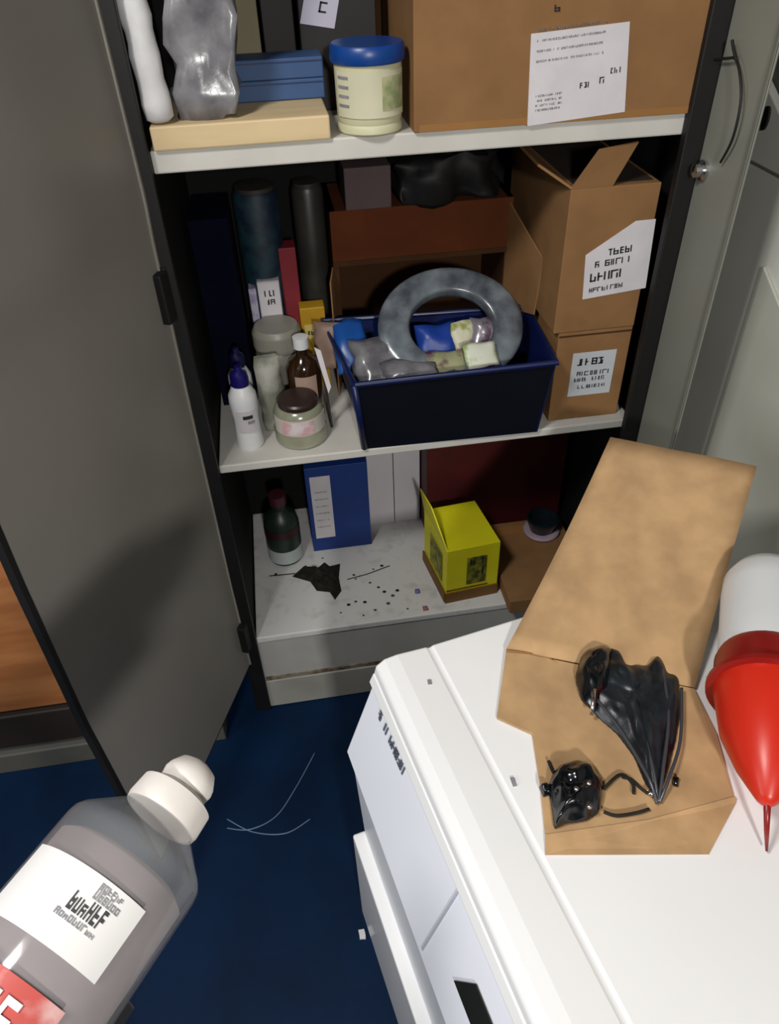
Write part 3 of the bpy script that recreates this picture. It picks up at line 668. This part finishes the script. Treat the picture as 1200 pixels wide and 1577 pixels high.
# ================================================================== BLACK LUMPS ON THE SHEET
zb = kz+.003
tip = AZ(1012, 1238, zb)
def ridge1(q, s):
    d = q-tip; return .0045*abs(math.sin(math.atan2(d.x, d.y)*26))*min(1, s*3)
b1 = thing('crumpled_black_object', AZ(970, 1110, zb), 'larger black ribbed fan-shaped lump on the kraft sheet', 'debris')
blob_poly('ribbed_body', [(905, 1000), (930, 990), (945, 992), (952, 1018), (975, 1022), (1000, 1020), (1018, 1004), (1030, 1010), (1036, 1030), (1052, 1050), (1056, 1095), (1046, 1150), (1035, 1195), (1026, 1225), (1010, 1240), (996, 1222), (978, 1180), (950, 1140), (915, 1108), (888, 1080), (878, 1050), (890, 1030)], zb, .017, black_ribbed, None, None, seed=7, parent=b1, ridge=ridge1, rings=9, amp=.004)
blob_poly('rounded_head', [(882, 1045), (892, 1012), (905, 1000), (930, 992), (945, 1000), (945, 1040), (935, 1080), (915, 1106), (892, 1085)], zb+.004, .026, black_gloss, None, None, seed=9, parent=b1, rings=8, amp=.003)
for P_ in ([(918, 1075), (960, 1130), (1000, 1200), (1012, 1238)], [(960, 1040), (985, 1110), (1005, 1180), (1014, 1236)], [(1020, 1030), (1030, 1100), (1022, 1180), (1015, 1236)], [(1050, 1060), (1048, 1140), (1030, 1200), (1016, 1236)]):
    link('rib', tube(smoothpath([AZ(u, v, zb+.016-(.012 if k == 3 else 0)) for k, (u, v) in enumerate(P_)], 6), .0022, 8), mat('grey_rib', '3d4047', .3, spec=.8), b1, smooth=True)
p_ = AZ(916, 1062, zb+.031); link('glint_spot', tube([p_, AZ(914, 1080, zb+.029), AZ(911, 1102, zb+.018)], .0028, 8), chrome, b1, smooth=True)  # bright metal streak set on the head as a painted glint
p_ = AZ(1003, 1222, zb+.006); link('shiny_tip', lathe([(0, -.004), (.004, -.002), (.005, .002), (0, .005)], T(*p_), 12), chrome, b1, smooth=True)
blob_poly('small_knob', [(1034, 1196), (1046, 1200), (1045, 1214), (1036, 1212)], zb, .005, black_gloss, None, None, parent=b1)
b2 = thing('crumpled_black_object', AZ(890, 1225, zb), 'smaller round glossy black lump near the sheet corner', 'debris')
blob_poly('round_body', [(848, 1190), (860, 1178), (890, 1172), (918, 1176), (930, 1200), (932, 1228), (925, 1256), (905, 1270), (870, 1276), (850, 1284), (846, 1250), (840, 1215)], zb, .028, black_gloss, None, None, seed=12, parent=b2, rings=9, amp=.006)
blob_poly('side_knob', [(828, 1212), (840, 1204), (850, 1212), (848, 1226), (836, 1230)], zb, .010, black_gloss, None, None, seed=13, parent=b2)
for (u, v) in ((888, 1215), (907, 1206), (908, 1242)):
    p_ = AZ(u, v, zb+.030); link('glint_spot', lathe([(0, -.003), (.0035, -.001), (.003, .002), (0, .003)], T(*p_), 10), chrome, b2, smooth=True)  # metal beads stand in for highlights on the gloss
for P_ in ([(930, 1215), (950, 1196), (962, 1194), (975, 1208), (976, 1222)], [(930, 1250), (950, 1256), (980, 1252), (1000, 1246)], [(845, 1172), (850, 1185), (856, 1195)], [(958, 1196), (972, 1200), (985, 1212), (998, 1222)]):
    link('leg_strand', tube(smoothpath([AZ(u, v, zb+.004) for u, v in P_], 5), .0022, 7), soot, b2, smooth=True)

# ================================================================== RED AND WHITE NOZZLE BOTTLE
c0, c1 = AZ(1182, 905, H+.068), AZ(1182, 1240, H+.066)
ax = (c1-c0).normalized(); L = (c1-c0).length
nb = thing('nozzle_bottle', Vector((c0.x, c0.y, H)), 'white bottle with big red conical nozzle lying on the white machine', 'bottle')
Mx = axisM(c0, c1)
def at_px(v): 
    q = AZ(1182, v, H+.066); return (q-c0).dot(ax)
s1, s2, s3, s4 = at_px(1005), at_px(1070), at_px(1140), at_px(1240)
link('bottle_body', lathe([(0, -.035), (.03, -.033), (.05, -.02), (.06, .0), (.062, .03), (.062, s1+.03), (0, s1+.03)], Mx), white_body, nb, smooth=True, auto=True)
link('collar', lathe([(.0, s1-.002), (.045, s1-.002), (.058, s1+.008), (.0655, s1+.03), (.0655, s2-.004), (.0, s2-.004)], Mx), dk_redp, nb, smooth=True, auto=True)
cone = link('nozzle_cone', lathe([(0, s1+.012), (.05, s1+.012), (.0625, s2-.025), (.066, s2), (.062, s2+.02), (.054, s3), (.035, (s3+s4)/2), (.012, s4-.006), (.005, s4), (0, s4)], Mx), red, nb, smooth=True)
link('flange', lathe([(.06, s2-.004), (.074, s2-.003), (.074, s2+.004), (.06, s2+.006)], Mx), dk_redp, nb, smooth=True, auto=True)
tp = c0+ax*s4
link('needle', tube([tp-ax*.004, AZ(1181, 1280, H+.035), AZ(1181, 1310, H+.008)], .0028, 10, taper=[.0042, .003, .0016]), dk_redp, nb, smooth=True)

# ================================================================== LABELLED BOTTLE, LOWER LEFT, ON A BLACK STAND
zb_ = 1.25
e0, e1 = AZ(20, 1560, zb_), AZ(300, 1190, zb_)
d_ = (e1-e0).normalized()
br = .056
def bs(u, v): return (AZ(u, v, zb_)-e0).dot(d_)
tilt_M = axisM(e0, e1)
sc, sh, cap0, cap1 = bs(150, 1430), bs(215, 1290), bs(238, 1255), bs(300, 1190)
s_sh, s_c0, s_c1, s_c2 = sh, cap0, bs(262, 1232), cap1
bo = thing('labelled_bottle', e0+d_*.05-Z*br, 'large clear bottle with white cap and white label, lower left corner', 'bottle')
prof = [(0, -.12), (.045, -.12), (br, -.11), (br, s_sh-.016), (br*.985, s_sh-.010), (br*.93, s_sh-.005), (br*.60, s_sh+.012), (.026, s_sh+.019), (.022, s_sh+.024), (.022, s_c0+.012), (0, s_c0+.012)]
link('bottle_body', lathe(prof, tilt_M, 48), clear, bo, smooth=True)
link('contents', lathe([(0, -.115), (.043, -.115), (br-.004, -.107), (br-.004, s_sh-.026), (br*.8, s_sh-.021), (0, s_sh-.021)], tilt_M, 40), liquid, bo, smooth=True)
cap = link('cap', lathe([(0, s_c0-.001), (.030, s_c0-.001), (.031, s_c0+.003), (.030, s_c1+.004), (.020, s_c1+.010), (0, s_c1+.01)], tilt_M, 36), cap_white, bo, smooth=True, auto=True)
link('cap_dome', lathe([(.014, s_c1+.008), (.020, s_c1+.010), (.0215, s_c1+.018), (.0205, s_c2-.004), (.016, s_c2+.004), (.008, s_c2+.008), (0, s_c2+.009)], tilt_M, 32), cap_white, cap, smooth=True)
# which way faces up on the bottle surface
Ri = tilt_M.to_3x3().inverted(); cd_ = Ri @ (CAM-(e0+d_*.05)); ang0 = math.atan2(cd_.y, cd_.x)
sgn = 1
lv = Ri @ (RT2); 
side = 1 if math.cos(ang0+PI/2)*lv.x+math.sin(ang0+PI/2)*lv.y > 0 else -1   # +1: angle grows towards image right
def ba(deg): return ang0+side*math.radians(deg)
wl = wrap_label('label', None, br+.0006, bs(82, 1486), bs(155, 1381), ba(-66), ba(30), mat('bottle_paper', 'dad9d8', .75, var=.02), bo, M=tilt_M)
def lab(f): return bs(82, 1486)+(bs(155, 1381)-bs(82, 1486))*f
rn = random.Random(9)
def ring_text(a_from, a_to, f, h, m_, n):
    """a line of print curving round the bottle, glyph by glyph, as one mesh"""
    st = (a_to-a_from)/n; bm = bmesh.new()
    def patch(a_, b_, z0_, z1_):
        v_ = [[bm.verts.new(tilt_M @ Vector((r_*math.cos(ba(q_)), r_*math.sin(ba(q_)), z_))) for q_, z_ in ((a_, z0_), (b_, z0_), (b_, z1_), (a_, z1_))] for r_ in (br+.0013, br+.0019)]
        bm.faces.new(v_[0]); bm.faces.new(v_[1][::-1])
        for k_ in range(4): bm.faces.new((v_[0][k_], v_[0][(k_+1) % 4], v_[1][(k_+1) % 4], v_[1][k_]))
    for k in range(n):
        hh_ = h*rn.choice((1, .8, .65)) if k else h; a_ = a_from+st*k; z_ = lab(f)
        patch(a_, a_+st*.22, z_, z_+hh_)
        if rn.random() < .7: patch(a_+st*.55, a_+st*.77, z_, z_+hh_*rn.choice((1, .7)))
        for yy in (0, .4, .8):
            if rn.random() < .55: patch(a_, a_+st*.75, z_+hh_*yy, z_+hh_*(yy+.2))
    link('print', bm, m_, wl)
ring_text(-14, 12, .46, .011, mat('charcoal_ink', '3a3a3e', .7), 6)
ring_text(-18, 12, .34, .004, grey_ink, 9)
ring_text(-4, 16, .72, .006, grey_ink, 6)
ring_text(-4, 14, .85, .004, grey_ink, 6)
rl = wrap_label('red_label', None, br+.0006, -.10, bs(40, 1528), ba(-80), ba(25), mat('red_lab', 'b9504a', .5, scale=30, col2='cfa5a2', thr=(.35, .5)), bo, M=tilt_M)
zz = bs(40, 1528)-.03
for (a_, b_, z_a, z_b) in ((-22, -19, 0, .02), (-22, -12, .017, .021), (-22, -14, .008, .012), (-8, 2, .017, .021), (-8, 2, .008, .012), (-8, 2, -.001, .003), (-8, -5, .008, .02), (-1, 2, 0, .01)):
    wrap_label('letter', None, br+.0018, zz+z_a, zz+z_b, ba(a_), ba(b_), white_paper, rl, M=tilt_M, n=4)
# stand under the bottle, mostly outside the frame
sb = e0-d_*.02
st = thing('equipment_stand', (sb.x-.06, sb.y-.03, 0), 'black stand carrying the labelled bottle in the lower left corner', 'stand')
perp = Vector((-d_.y, d_.x, 0)).normalized()
zt = zb_-br-.001
c_ = [e0+d_*.045+perp*.03, e0+d_*.03-perp*.03, e0-d_*.30-perp*.03, e0-d_*.30+perp*.16, e0+d_*.045+perp*.12]
c_ = [e0+d_*.045+perp*.02, e0+d_*.045-perp*.035, e0-d_*.30-perp*.035, e0-d_*.30+perp*.02]
link('stand_top', slab([Vector((p.x, p.y, zt)) for p in c_], (0, 0, -.02)), dark_stand, st, bevel=.002)
q = e0-d_*.20
for s_ in (-.02, .01):
    pp = q+perp*s_; link('leg', bx(pp.x-.008, pp.x+.008, pp.y-.008, pp.y+.008, .02, zt-.02), dark_stand, st)
link('stand_foot', bx(q.x-.15, q.x+.15, q.y-.15, q.y+.15, 0, .02), dark_stand, st, bevel=.003)

for o in bpy.data.objects:
    if '_b' in o: del o['_b']
